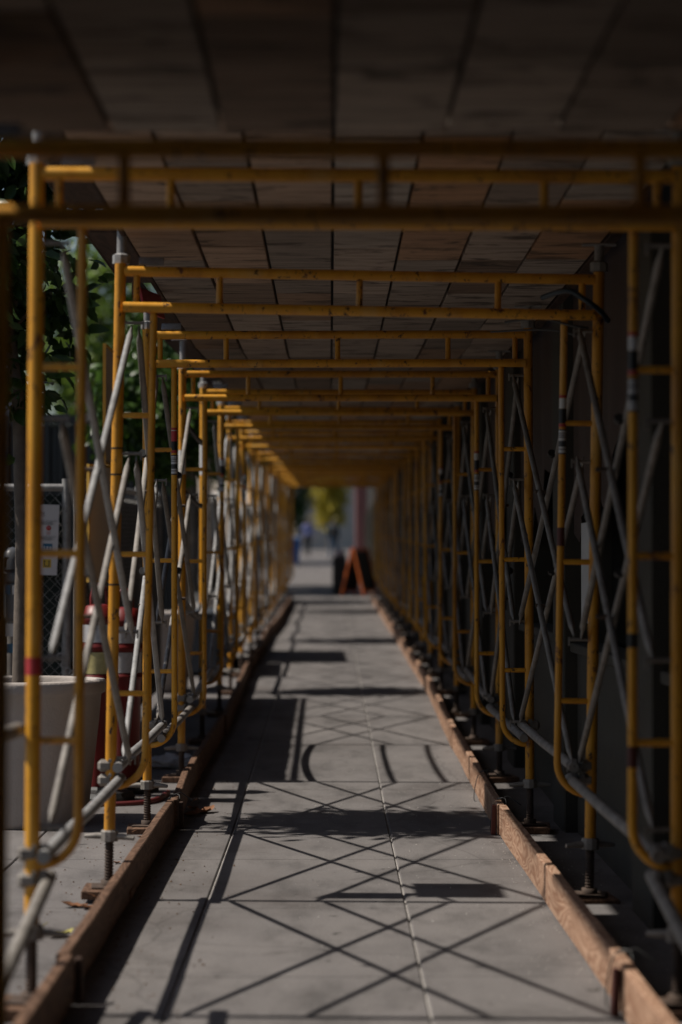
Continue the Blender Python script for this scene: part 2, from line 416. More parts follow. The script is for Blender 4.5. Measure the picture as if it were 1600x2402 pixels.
# ------------------------------------------------------------------ cross braces
def brace_tube(p0, p1):
    p0, p1 = Vector(p0), Vector(p1); d = (p1 - p0)
    ts = [0, .018, .035, .33, .66, .965, .982, 1]
    sag = [0, 0, 0, -.004, -.004, 0, 0, 0]
    pts = [p0 + d * t + Vector((0, 0, q)) for t, q in zip(ts, sag)]
    return MB().tube(pts, [.012, .015, .0127, .0127, .0127, .0127, .015, .012], 12, 0, [.3, .35, 1, 1, 1, 1, .35, .3])
side_name = {-1: 'street side', 1: 'building side'}
for i in range(18):
    for s in (-1, 1):
        if i == 0 or (s < 0 and i == 4): continue
        for lv, (hi, lo) in enumerate(((2.18, 1.0), (1.68, .52))):
            y0, y1 = FY[i], FY[i + 1]; za, zb = FZ[i], FZ[i + 1]
            lx = lambda n, z: FDX[n] + z * math.sin(R(FLEAN[n])) + s * .855
            ym = (y0 + y1) / 2
            br = empty('cross_brace', (s * .855, ym, (za + zb) / 2 + (hi + lo) / 2))
            tag(br, ('upper' if lv == 0 else 'lower') + ' galvanised cross brace on the ' + side_name[s] + ' between the ' + ORD[i] + ' and ' + ORD[i + 1] + ' frames',
                'cross brace', 'galvanised cross braces between the frames')
            o = Vector(br.location)
            off = .013
            mt = (GALV if rnd.random() < .6 else GALVD) if s < 0 else GALVD
            t1 = brace_tube(Vector((lx(i, hi) + off, y0, za + hi)) - o, Vector((lx(i + 1, lo) + off, y1, zb + lo)) - o)
            put(t1.mesh('brace_tube', mt), 'brace_tube', br)
            t2 = brace_tube(Vector((lx(i, lo) - off, y0, za + lo)) - o, Vector((lx(i + 1, hi) - off, y1, zb + hi)) - o)
            put(t2.mesh('brace_tube', mt), 'brace_tube', br)
            put(MB().tube([(-.03, 0, 0), (.03, 0, 0)], .008, 8).mesh('pivot_bolt', RUST), 'pivot_bolt', br)
            if i in (1, 2, 3, 5):
                q = Vector((off, -.3, .0)) + Vector((0, 0, .3 * (hi - lo) / (y1 - y0)))
                put(MB().tube([q - Vector((0, .008, -.004)), q + Vector((0, .008, -.004))], .0165, 12).mesh('tape_band', BLACK), 'tape_band', br)

# ------------------------------------------------------------------ long tubes clamped low on the frames
def clamp_mesh():
    m = MB().box((0, 0, 0), (.058, .05, .046), 0, None, .012).box((.046, 0, .0), (.042, .044, .05), 0, None, .012)
    m.tube([(.02, -.045, .02), (.02, .045, .02)], .007, 8).box((.02, .04, .02), (.02, .012, .02))
    return m.mesh('clamp', GALVD)
CL = clamp_mesh()
for i in range(18):
    for s in (-1, 1):
        a, b = FY[i], FY[i + 1]
        za, zb = FZ[i] + (.455 if i % 2 else .51) - (.13 if i == 0 else 0), FZ[i + 1] + (.455 if i % 2 else .51) - (.13 if i == 0 else 0)
        if i == 1: za += .0
        t = empty('clamped_tube', (s * .862, a, za))
        tag(t, 'grey steel tube clamped low along the ' + side_name[s] + ' from the ' + ORD[i] + ' to the ' + ORD[i + 1] + ' frame', 'steel tube', 'steel tubes clamped along the feet of the frames')
        put(MB().tube([(0, -.08, -.003), (0, .6, 0), (0, (b - a) / 2, (zb - za) / 2 - .004), (0, b - a + .08, zb - za)], .0195, 16).mesh('tube', GALV if (i % 3 and s < 0) else GALVD), 'tube', t)
        put(CL, 'clamp', t, (-.053 if s < 0 else .053, 0.0, 0), (0, 0, 0 if s < 0 else math.pi))
        put(CL, 'clamp', t, (-.053 if s < 0 else .053, b - a, zb - za), (0, 0, 0 if s < 0 else math.pi))
# short stub tube near the second frame
st = put(MB().tube([(0, -1.5, .03), (0, 0, 0), (0, .1, -.004)], .0225, 14).mesh('stub_tube', GALVD), 'stub_tube', None, (-.955, FY[1], .80))
tag(st, 'dull steel tube clamped waist-high between the first two frames on the street side', 'steel tube')

# ------------------------------------------------------------------ plank canopy
def zroof(y):
    if y < 5.9: return 1.263 + 1.036
    ys = FY[1:]; zz = FZ[1:]
    if y <= ys[0]: z = zz[0]
    elif y >= ys[-1]: z = zz[-1]
    else:
        k = int((y - ys[0]) / 2.36); k = min(k, len(ys) - 2); f = (y - ys[k]) / 2.36
        z = zz[k] * (1 - f) + zz[k + 1] * f
    return 1.263 + 1.27 + z
def beam_between(name, parent, x, w, h, y0, y1, z0, z1, mat, bev=.003, gap=.002, me=None):
    ln = math.hypot(y1 - y0, z1 - z0) - gap
    if me is None: me = MB().box((0, 0, h / 2), (w, ln, h), 0, None, bev).mesh(name, mat)
    return put(me, name, parent, (x, (y0 + y1) / 2, (z0 + z1) / 2), (math.atan2(z1 - z0, y1 - y0), 0, 0))
roof = empty('plank_canopy', (0, 6, 2.5))
tag(roof, 'plank and plywood canopy roof over the whole scaffold walkway', 'canopy')
roof.location = (0, 0, 0)
PW = .264; X0 = -.05 - 3 * PW
pl_cache = {}
def plank(x, y0, y1, jit):
    key = round(y1 - y0, 3)
    if key not in pl_cache: pl_cache[key] = MB().box((0, 0, .016), (PW - .011, key - .008, .032), 0, None, .003).mesh('plank', PLY)
    return beam_between('plank', roof, x, 0, 0, y0, y1, zroof(y0 + 1e-4) + jit, zroof(y1 - 1e-4) + jit, PLY, me=pl_cache[key])
for j in range(7):
    x = X0 + PW * (j + .5)
    y = -4.0
    while y < 5.7:
        ln = [2.43, 1.22, 1.82][(j * 2 + int(y * 3)) % 3]; y1 = y + ln
        if y1 > 4.9: y1 = 5.73
        plank(x, y, y1, rnd.uniform(-.003, .003)); y = y1
    y = 5.9
    while y < 48:
        ln = rnd.choice([1.22, 1.22, 1.62, 2.44]); y1 = min(y + ln, 48.0)
        if 48 - y1 < .4: y1 = 48.0
        plank(x, y, y1, rnd.uniform(-.004, .004)); y = y1
bays = [(-4.0, -.8), (-.8, 2.4), (2.4, 5.7)] + [(5.9, FY[1]), (FY[1], FY[2])] + [(FY[k], FY[k + 1]) for k in range(2, 18)] + [(FY[18], 48.0)]
for (a, b) in bays:
    za, zb = zroof(a + .01), zroof(b - .01)
    if b - a > 1.5 and a > 5.8:
        ya, yb = a + (.35 if a > 6 else .1), b - .30
        wa, wb = zroof(ya) + .062, zroof(yb) + .062
        beam_between('overhang_panel', roof, -.935, .19, .028, ya, yb, wa, wb, BROWN)
        beam_between('overhang_edge', roof, -1.036, .011, .15, ya, yb, wa, wb, BROWN)
        beam_between('ledger_beam', roof, -.852, .02, .06, a, b, za + .0, zb + .0, BROWN)
    elif a < 5.8:
        beam_between('ledger_beam', roof, -.885, .08, .09, a, b, za, zb, BROWN)
    beam_between('ledger_beam', roof, 1.036, .05, .14, a, b, za, zb, BROWN)
    mb = MB().box((0, 0, .05), (1.86, b - a - .004, .012)).mesh('roof_cover', TARP)
    put(mb, 'roof_cover', roof, (.085, (a + b) / 2, (za + zb) / 2), (math.atan2(zb - za, b - a), 0, 0))

# unseen plywood sheets, added on the street side to shade the low front section
for k in range(8):
    y = -4.0 + 1.22 * (k + .5)
    put(MB().box((0, 0, 0), (.018, 1.215, 2.2), 0, None, .002).mesh('shade_sheet', PLY), 'shade_sheet', roof, (-.985, y - .25, 1.13))
# ------------------------------------------------------------------ toe boards
def toe(name, p0, p1, hgt, th, mat, label, lift0=0.0, lift1=0.0):
    (x0, y0), (x1, y1) = p0, p1
    z0, z1 = ground(y0) + .004 + lift0, ground(y1) + .004 + lift1
    d = Vector((x1 - x0, y1 - y0, z1 - z0)); ln = d.length
    n = 14; v = []; f = []; b = .004; q0 = rnd.uniform(0, 50)
    for k in range(n + 1):
        yy = -ln / 2 + ln * k / n
        wx = .006 * noise.noise(Vector((q0, yy * .9, 0))); wz = .003 * noise.noise(Vector((q0, yy * 1.3, 7)))
        for (cx, cz) in ((-th / 2, b), (-th / 2 + b, 0), (th / 2 - b, 0), (th / 2, b), (th / 2, hgt - b), (th / 2 - b, hgt), (-th / 2 + b, hgt), (-th / 2, hgt - b)):
            v.append((cx + wx + .0015 * noise.noise(Vector((cx * 90, yy * 7, cz * 40 + q0))), yy, cz + (wz if cz > .05 else 0)))
    for k in range(n):
        for j in range(8): f.append((k * 8 + j, k * 8 + (j + 1) % 8, k * 8 + 8 + (j + 1) % 8, k * 8 + 8 + j))
    f += [tuple(range(7, -1, -1)), tuple(n * 8 + j for j in range(8))]
    me = MB().add(v, [tuple(reversed(q)) for q in f]).mesh('toe_board', mat)
    o = put(me, name, None, ((x0 + x1) / 2, (y0 + y1) / 2, (z0 + z1) / 2))
    o.rotation_euler = (math.atan2(d.z, math.hypot(d.x, d.y)), 0, -math.atan2(d.x, d.y))
    tag(o, label, 'toe board', 'toe boards edging the walkway')
    return o
LB = [(-.835, 3.6), (-.828, 7.02), (-.822, 11.68), (-.835, 13.05), (-.808, 16.9), (-.835, 20.6), (-.86, 24.3), (-.85, 28.0), (-.86, 31.8), (-.80, 36), (-.795, 40), (-.80, 44), (-.80, 47.5)]
for k in range(len(LB) - 1):
    a, b = LB[k], LB[k + 1]
    dx = -.006 if k % 2 else .006
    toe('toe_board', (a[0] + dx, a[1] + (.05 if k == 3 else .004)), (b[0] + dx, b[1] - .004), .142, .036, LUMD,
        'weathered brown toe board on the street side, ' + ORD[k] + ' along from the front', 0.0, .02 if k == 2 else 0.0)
RB = [(.80, 3.6), (.778, 6.78), (.752, 11.42), (.752, 12.9), (.757, 15.9), (.80, 20.3), (.79, 24.2), (.79, 28), (.785, 32), (.77, 36), (.76, 40), (.755, 44), (.755, 47.6)]
for k in range(len(RB) - 1):
    a, b = RB[k], RB[k + 1]
    dx = .0025 if k % 2 else -.0025
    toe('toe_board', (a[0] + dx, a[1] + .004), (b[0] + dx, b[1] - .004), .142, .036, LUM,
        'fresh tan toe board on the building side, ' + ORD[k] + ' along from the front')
def stake(x, y, lean, mat, label, h=.165):
    o = put(MB().box((0, 0, h / 2), (.022, .045, h), 0, None, .003).mesh('joint_block', mat), 'joint_block', None, (x, y, ground(y) + .002), (0, R(lean), 0))
    tag(o, label, 'wood block')
stake(.742, 6.84, 3, REDBLK, 'red brown wood block strapped over the first joint of the tan toe boards', .13)
stake(.712, 11.47, 2, REDBLK, 'dark red wood block at the second joint of the tan toe boards', .14)
stake(-.786, 7.05, -2, BROWN, 'dark block at the first joint of the weathered toe boards', .13)
stake(-.778, 11.72, -1, BROWN, 'dark block at the second joint of the weathered toe boards', .13)
def hoop(x, y, label, w=.075, h=.165, r=.0028, tail=True):
    pts = []
    for k in range(17):
        a = 2 * math.pi * k / 16
        pts.append((math.copysign(abs(math.cos(a)) ** .6, math.cos(a)) * w / 2, math.sin(a) * .035, .078 + math.copysign(abs(math.sin(a)) ** .8, math.sin(a)) * h / 2))
    m = MB().tube(pts, r, 6)
    if tail: m.tube([(0, 0, .155), (.05, .01, .172), (.11, .03, .13)], r * .9, 6)
    o = put(m.mesh('cable_tie', BLACK), 'cable_tie', None, (x, y, ground(y)), (0, 0, R(-35)))
    tag(o, label, 'cable tie')
hoop(.772, 6.98, 'black cable tie looped round the tan toe board beside the red block')
hoop(.745, 11.6, 'black cable tie looped round the tan toe board at the dark red block')
hoop(.748, 12.95, 'thin black cable tie round the tan toe board at its third joint')
hoop(-.83, 11.8, 'black cable tie looped round the weathered toe board at its second joint')

# ------------------------------------------------------------------ sagging hoses in the open bay on the street side
for k, (z, lab, mt, r, sg) in enumerate(((1.06, 'lowest', GALVD, .021, .11), (1.70, 'middle', BLACK, .016, .06), (2.11, 'highest', BLACK, .016, .07))):
    pts = []
    for q in range(13):
        f = q / 12; y = FY[4] + (FY[5] - FY[4]) * f
        pts.append((-.90 + .03 * math.sin(f * 3.1), y, z + .02 * f - sg * 4 * f * (1 - f)))
    o = put(MB().tube(pts, r, 12).mesh('sagging_hose', mt), 'sagging_hose')
    tag(o, lab + ' of three sagging hoses strung between the fifth and sixth frames', 'hose', 'hoses strung across the open bay')

# sign panels seen edge-on at the third frame
SIGN = m_plain('pale_sign_board', (.42, .375, .32), .6, .08, 3)
SEDGE = m_plain('yellow_sign_edge', (.55, .33, .05), .5)
def edge_panel(loc, rz, w, h, label):
    e = empty('sign_panel', loc, (0, 0, R(rz)))
    tag(e, label, 'sign panel', 'sign panels tied to the third frame')
    put(MB().box((0, 0, 0), (.006, w, h), 0, None, .002).mesh('board', SIGN), 'board', e)
    f = MB().box((0, -w / 2 - .004, 0), (.012, .008, h + .016)).box((0, 0, h / 2 + .004), (.012, w, .008)).box((0, 0, -h / 2 - .004), (.012, w, .008))
    put(f.mesh('edging', SEDGE), 'edging', e)
edge_panel((-.935, 9.57, 1.90), 0, .40, .45, 'pale board with yellow edge tied high behind the third frame post')
edge_panel((-.955, 9.40, 1.435), -24, .17, .44, 'narrow pale board with yellow edge tied at chest height to the third frame')

# cable over the building-side corner of the third frame
def cable(pts, r, mat, label, name='cable'):
    P = [Vector(p) for p in pts]; out = []
    for i in range(len(P) - 1):
        a = P[max(i - 1, 0)]; b = P[i]; c = P[i + 1]; d = P[min(i + 2, len(P) - 1)]
        for q in range(6):
            t = q / 6
            out.append(.5 * ((2 * b) + (c - a) * t + (2 * a - 5 * b + 4 * c - d) * t * t + (3 * b - a - 3 * c + d) * t ** 3))
    out.append(P[-1])
    o = put(MB().tube(out, r, 10).mesh(name, mat), name); tag(o, label, 'cable'); return o
BLUE = m_plain('blue_black_sheath', (.006, .02, .035), .4)
cable([(.76, 9.30, 2.305), (.84, 9.15, 2.315), (.90, 9.10, 2.275), (.96, 9.12, 2.235), (1.0, 9.2, 2.205)], .011, BLUE, 'thick blue-black cable draped over the corner of the third frame')
cable([(.66, 9.9, 2.27), (.76, 9.4, 2.235), (.85, 9.17, 2.185), (.92, 9.14, 2.17)], .005, BLACK, 'thin black wire hanging under the third frame beam by the thick cable')
cable([(.62, 10.2, 2.26), (.80, 9.5, 2.20), (.90, 9.18, 2.14)], .004, BLACK, 'second thin black wire sagging below the first at the third frame')
rs = put(MB().box((0, 0, 0), (.012, .34, .11), 0, None, .002).mesh('red_sign', REDT), 'red_sign', None, (-.868, 10.95, 2.462), (0, R(-12), R(-11)))
tag(rs, 'small red sign fixed under the roof edge near the fourth frame', 'sign')

# ------------------------------------------------------------------ building on the right
bld = empty('building', (1.2, 0, 0)); tag(bld, 'dark olive rendered building close behind the scaffold posts', 'building')
def bpart(name, x0, x1, y0, y1, z0, z1, mat, bev=0.0, par=None):
    o = put(MB().box(((x0 + x1) / 2 - 1.2, (y0 + y1) / 2, (z0 + z1) / 2), (x1 - x0, y1 - y0, z1 - z0), 0, None, bev).mesh(name, mat), name, par or bld)
    return o
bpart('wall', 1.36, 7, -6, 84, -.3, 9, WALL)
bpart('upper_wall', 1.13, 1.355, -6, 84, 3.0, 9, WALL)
ky = -4.2
while ky < 82:
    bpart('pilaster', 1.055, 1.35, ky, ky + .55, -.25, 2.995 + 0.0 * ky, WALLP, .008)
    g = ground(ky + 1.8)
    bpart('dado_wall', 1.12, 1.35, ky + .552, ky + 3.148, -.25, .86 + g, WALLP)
    wf = bpart('window_frame', 1.24, 1.30, ky + .552, ky + .612, .862 + g, 2.99, BLACK)
    bpart('window_pane', 1.285, 1.292, ky + .614, ky + 3.14, .864 + g, 2.99, GLASS, 0, None)
    bpart('window_frame', 1.24, 1.284, ky + 1.82, ky + 1.88, .864 + g, 2.985, BLACK)
    bpart('window_sill', 1.085, 1.26, ky + .56, ky + 3.14, .861 + g, .905 + g, WALLP, .005)
    ky += 3.15
nt = put(MB().box((0, 0, 0), (.004, .62, .46), 0, None, .001).mesh('window_notice', WHITE), 'window_notice', None, (1.112, 10.95, 1.24), (0, 0, 0))
tag(nt, 'pale paper notice on the dark shopfront behind the third frame', 'notice')
# torn brown paper over the upper glass
KRAFT = m_plain('brown_masking_paper', (.05, .027, .018), .85, .15, 4, 0, .3, 14)
def paper(y0, y1, seed, label):
    r = random.Random(seed); n = 22; v = []; f = []
    for k in range(n + 1):
        y = y0 + (y1 - y0) * k / n
        low = 1.95 - .55 * (k / n) + r.uniform(-.05, .05) - (.16 if 8 < k < 13 else 0)
        wob = .012 * math.sin(k * 1.3)
        v += [(1.105 + wob, y, low), (1.10 + wob * .4, y, 2.45), (1.098, y, 2.96)]
    for k in range(n):
        a = 3 * k; f += [(a, a + 1, a + 4, a + 3), (a + 1, a + 2, a + 5, a + 4)]
    v2 = [(x + .002, y, z) for (x, y, z) in v]; m = MB().add(v, f, 0, True).add(v2, [tuple(reversed(q)) for q in f], 0, True)
    o = put(m.mesh('masking_paper', KRAFT), 'masking_paper'); tag(o, label, 'masking paper', 'torn brown papers hung over the windows')
paper(8.95, 11.5, 3, 'torn brown paper hung high behind the third and fourth frames')
paper(12.05, 14.7, 5, 'torn brown paper hung high behind the fifth frame')
paper(15.2, 17.9, 8, 'torn brown paper hung high behind the sixth frame')
# pink column beyond
PINK = m_plain('pink_render', (.34, .15, .14), .8, .1, 2)
pc = empty('shopfront_column', (1.0, 78, ground(78))); tag(pc, 'dusty pink shopfront column beyond the tunnel exit', 'column')
put(MB().box((0, 0, 2.2), (.50, .5, 4.4), 0, None, .02).mesh('shaft', PINK), 'shaft', pc)
put(MB().box((0, 0, .12), (.58, .58, .24), 0, None, .02).mesh('plinth', PINK), 'plinth', pc)

# ------------------------------------------------------------------ planter pots and street trees
def tree_crown(rg, c, rad, n, leaf, mat, clumps=60, droop=.2):
    v = []; f = []
    cl = []
    while len(cl) < clumps:
        p = Vector((rg.uniform(-1, 1), rg.uniform(-1, 1), rg.uniform(-1, 1)))
        if .25 < p.length < 1: cl.append((Vector((p.x * rad[0], p.y * rad[1], p.z * rad[2])), rg.uniform(.10, .26)))
    rm = (rad[0] + rad[1] + rad[2]) / 3
    for _ in range(n):
        cc, cr = rg.choice(cl)
        d = Vector((rg.gauss(0, 1), rg.gauss(0, 1), rg.gauss(0, .8))) * (cr * rm * .75)
        p = Vector(c) + cc + d
        dirv = (d.normalized() + Vector((rg.uniform(-.7, .7), rg.uniform(-.7, .7), rg.uniform(-.8, .3) - droop))).normalized()
        side = dirv.cross(Vector((rg.uniform(-1, 1), rg.uniform(-1, 1), rg.uniform(-.2, 1)))).normalized()
        nrm = side.cross(dirv)
        s = leaf * rg.uniform(.65, 1.25); w = s * .22; o = len(v)
        v += [p, p + dirv * s * .35 + side * w + nrm * w * .35, p + dirv * s * .4, p + dirv * s * .35 - side * w + nrm * w * .35,
              p + dirv * s * .7 + side * w * .8 + nrm * w * .1, p + dirv * s * .72 - nrm * w * .25, p + dirv * s * .7 - side * w * .8 + nrm * w * .1, p + dirv * s - nrm * w * .7]
        f += [(o, o + 1, o + 2), (o, o + 2, o + 3), (o + 1, o + 4, o + 5, o + 2), (o + 2, o + 5, o + 6, o + 3), (o + 4, o + 7, o + 5), (o + 5, o + 7, o + 6)]
    return MB().add(v, f, 0, True).mesh('crown', mat), cl
def tree(x, y, z0, zt, c_z, rad, n, leaf, mat, label, tr=.04, clumps=60, seed=1, cx=0, cy=0):
    rg = random.Random(seed)
    e = empty('street_tree', (x, y, z0)); tag(e, label, 'tree', 'street trees along the kerb')
    cm, cl = tree_crown(rg, (cx, cy, c_z - z0), rad, n, leaf, mat, clumps)
    H = c_z - z0
    m = MB().tube([(0, 0, 0), (.012, .01, H * .3), (-.01, .0, H * .6), (cx * .6, cy * .6, H), (cx, cy, H + rad[2] * .5)], [tr, tr * .92, tr * .82, tr * .6, tr * .25], 10)
    for k in range(12):
        p, _ = cl[k * len(cl) // 12]
        s0 = Vector((cx * .4, cy * .4, H * .62 + .3 * rad[2] * rg.random()))
        e1 = Vector((cx, cy, H)) + p
        m.tube([s0, s0.lerp(e1, .5) + Vector((0, 0, .05)), e1], [tr * .4, tr * .25, tr * .08], 6)
    put(m.mesh('trunk', BARK), 'trunk', e); put(cm, 'crown', e)
    return e
def pot(x, y, r, h, label):
    e = empty('planter_pot', (x, y, ground(y))); tag(e, label, 'planter', 'round concrete planters by the kerb')
    b = MB().lathe([(0, 0), (r * .78, 0), (r * .80, .03), (r * .86, h * .35), (r * .93, h * .72), (r * .955, h * .90), (r, h * .915), (r * 1.01, h * .93), (r * 1.01, h * .98), (r * .995, h), (r * .90, h * 1.003), (r * .885, h * .985), (r * .87, h * .86)], 48)
    put(b.mesh('bowl', POT), 'bowl', e)
    put(MB().lathe([(0, h * .88), (r * .5, h * .89), (r * .875, h * .87)], 24).mesh('soil', BARK), 'soil', e)
    return e
pot(-1.60, 12.0, .425, .71, 'big round grey concrete planter standing beside the fourth frame')
tree(-1.60, 12.02, .62, 4.4, 3.05, (.50, .44, 1.15), 4000, .115, LEAFA, 'glossy dark-leaved street tree growing from the big concrete planter', .04, 90, 4, -.24, .05)
pot(-1.66, 21.5, .42, .70, 'round concrete planter farther along beyond the fence end')
tree(-1.62, 21.5, .85, 4.5, 2.72, (.55, .5, .62), 2600, .12, LEAFB, 'green street tree in the second planter along the kerb', .04, 70, 7)
tree(-1.9, 30.8, .3, 5, 3.7, (.8, .7, 1.1), 2600, .14, LEAFB, 'green street tree standing third along the kerb', .05, 60, 9)
tree(-2.1, 41.0, .5, 5.5, 4.3, (.9, .9, 1.2), 2400, .15, LEAFB, 'green street tree standing fourth along the kerb', .05, 60, 12)
tree(-3.0, 52.3, .7, 7, 5.2, (2.3, 2.6, 1.5), 12000, .3, LEAFB, 'wide green tree standing fifth along the kerb at the tunnel exit', .12, 120, 31)
tree(-3.0, 57.0, .8, 7, 5.4, (2.0, 1.3, 1.5), 12000, .22, LEAFB, 'wide green tree shading the sidewalk past the tunnel exit', .12, 90, 15)
tree(-3.4, 92, 1.4, 8, 6.2, (2.6, 5.5, 1.6), 6000, .3, LEAFB, 'broad green tree shading the sidewalk where people walk', .14, 120, 37)
tree(-4.55, 46, .4, 8, 5.9, (1.25, 1.5, 1.8), 4500, .2, LEAFC, 'light green tree across the kerb seen above the fence', .12, 90, 18)
tree(-.12, 135, 2.2, 8, 5.2, (.8, 1.1, 1.7), 2300, .3, LEAFY, 'yellow-green tree far down the sidewalk', .12, 80, 21)
tree(-2.15, 122, 2.0, 8, 5.4, (1.0, 1.3, 2.4), 3000, .3, LEAFA, 'dark green tree far down the street beyond the walkers', .12, 80, 23)

# ------------------------------------------------------------------ chain-link fence with green screen
FYF = 13.95; FXC = -1.52; FH = 1.69
fn = empty('chain_link_fence', (FXC, FYF, ground(FYF))); tag(fn, 'chain-link fence lined with dark green screen cloth behind the big planter', 'fence')
def fence_run(p0, p1, parent, face):
    p0, p1 = Vector(p0), Vector(p1); d = (p1 - p0); ln = d.length; u = d.normalized(); nrm = Vector((u.y, -u.x, 0)) * face
    put(MB().tube([p0 + Vector((0, 0, FH)), p1 + Vector((0, 0, FH))], .021, 12).mesh('top_rail', GALV), 'top_rail', parent)
    put(MB().tube([p0 + Vector((0, 0, .1)), p1 + Vector((0, 0, .1))], .016, 10).mesh('bottom_rail', GALV), 'bottom_rail', parent)
    k = max(1, round(ln / 2.4))
    for q in range(k + 1):
        p = p0 + d * (q / k)
        put(MB().tube([p + Vector((0, 0, -.05)), p + Vector((0, 0, FH + .05))], .026, 12).mesh('post', GALV), 'post', parent)
    mb = MB(); n = int(ln / .12); v = []; f = []
    for q in range(n + 1):
        p = p0 + d * (q / n) - nrm * (.012 + .012 * noise.noise(p0 + d * (q / n) * 3))
        v += [p + Vector((0, 0, .04)), p + Vector((0, 0, .8)) - nrm * .01 * noise.noise(p * 5), p + Vector((0, 0, FH - .045))]
    for q in range(n): a = 3 * q; f += [(a, a + 1, a + 4, a + 3), (a + 1, a + 2, a + 5, a + 4)]
    vb = [Vector(x) - nrm * .002 for x in v]
    put(mb.add(v, f, 0, True).add(vb, [tuple(reversed(x)) for x in f], 0, True).mesh('screen_cloth', SCREEN), 'screen_cloth', parent)
    w = MB(); cell = .062; h0, h1 = .1, FH - .02; span = h1 - h0
    t = -span
    while t < ln:
        for sgn in (1, -1):
            a, b = t, t + span
            za, zb = (h0, h1) if sgn > 0 else (h1, h0)
            if a < 0: za += (zb - za) * (-a / span); a = 0
            if b > ln: zb -= (zb - za) * ((b - ln) / (b - a)) if b > a else 0; b = ln
            if b - a > .02:
                w.tube([p0 + u * a + Vector((0, 0, za)) + nrm * .016, p0 + u * b + Vector((0, 0, zb)) + nrm * .016], .0011, 4)
        t += cell
    o = put(w.mesh('chain_mesh', GALV), 'chain_mesh', parent); o['kind'] = 'stuff'
fence_run((-2.5, 0, 0), (-.06, 0, 0), fn, 1)
# zigzag end wires on the gate edge
zz = MB(); pts = []
for k in range(27): pts.append((-.10 + (.028 if k % 2 else -.02), -.03, .12 + k * .058))
zz.tube(pts, .0025, 5)
put(zz.mesh('edge_wire', GALV), 'edge_wire', fn)
put(MB().tube([(.015, 0, -.05), (.015, 0, FH + .06)], .03, 14).mesh('corner_post', GALVD), 'corner_post', fn)
ch = MB()
for k in range(7):
    a0 = Vector((-.09 + .022 * k, -.045 + .012 * (k % 2), .72 - .10 * math.sin(k * .5)))
    ring = [a0 + Vector((.018 * math.cos(q * math.pi / 4), .006 * (k % 2) * math.sin(q * math.pi / 4), .018 * math.sin(q * math.pi / 4))) for q in range(9)]
    ch.tube(ring, .0038, 6)
put(ch.mesh('chain', GALV), 'chain', fn)
fs = empty('chain_link_fence', (FXC, FYF + .08, ground(16))); tag(fs, 'screened chain-link fence running along the street side of the walkway', 'fence')
fence_run((0, 0, 0), (0, 6.6, .1), fs, 1)
stp = put(MB().box((0, 0, 0), (.034, .004, .46), 0, None, .001).mesh('plastic_strip', SIGN), 'plastic_strip', None, (-1.43, 13.80, 1.455), (0, R(4), 0))
tag(stp, 'pale perforated strip hanging at the fence corner', 'strip')

# poster on the fence
NAVY = m_plain('dark_print', (.03, .03, .035), .6); BLUEP = m_plain('blue_print', (.02, .13, .24), .6); YELP = m_plain('yellow_print', (.62, .42, .05), .6); REDP = m_plain('red_print', (.48, .03, .03), .6)
PAPER = m_plain('white_paper', (.60, .59, .60), .6, .05)
po = empty('notice_poster', (-1.735, FYF - .045, 1.425), (R(90), R(2), 0)); tag(po, 'white paper safety notice on the fence behind the second frame', 'poster')
put(MB().box((0, 0, 0), (.225, .405, .0015)).mesh('sheet', PAPER), 'sheet', po)
def prt(name, c, d, mat): return put(MB().box((c[0], c[1], .0016), (d[0], d[1], .001)).mesh(name, mat), name, po)
put(text_mesh('Au', .030, NAVY), 'heading', po, (.012, .155, .0012))
prt('rule', (.012, .138), (.04, .002), NAVY); prt('rule', (.005, .110), (.19, .0012), NAVY); prt('rule', (.005, .02), (.19, .0012), NAVY)
for k in range(4): prt('text_line', (.004, .102 - .005 * k), (.17 - .02 * (k % 2), .0012), NAVY); prt('text_line', (.004, .013 - .005 * k), (.17 - .03 * (k % 2), .0012), NAVY)
put(MB().lathe([(0, .0022), (.0145, .0022), (.0145, .0005)], 20).mesh('stop_disc', REDP), 'stop_disc', po, (.055, .068, 0))
put(text_mesh('STOP', .009, PAPER), 'stop_word', po, (.055, .068, .0024))
for k in range(3): prt('text_line', (.055, .045 - .006 * k), (.026, .0015), REDP)
put(MB().tube([(.017 * math.cos(q * math.pi / 8) - .06, .017 * math.sin(q * math.pi / 8) + .06, .002) for q in range(17)], .0012, 5).mesh('prohibition_ring', REDP), 'prohibition_ring', po)
prt('blue_panel', (.052, -.045), (.056, .046), BLUEP)
for k in range(3): put(MB().lathe([(0, .0028), (.006, .0028), (.006, .0005)], 12).mesh('figure', PAPER), 'figure', po, (.034 + .018 * k, -.042, 0)); prt('figure_body', (.034 + .018 * k, -.056), (.009, .014), PAPER).location.z = .001
prt('yellow_panel', (.052, -.135), (.05, .05), YELP)
for k in (-1, 1):
    prt('arrow_stem', (.052 + k * .013, -.138), (.005, .022), NAVY).location.z = .001
    put(MB().add([(-.007, 0, .0028), (.007, 0, .0028), (0, .011, .0028)], [(0, 1, 2)]).mesh('arrow_head', NAVY), 'arrow_head', po, (.052 + k * .013, -.127, 0))
prt('arrow_base', (.052, -.152), (.03, .004), NAVY).location.z = .001

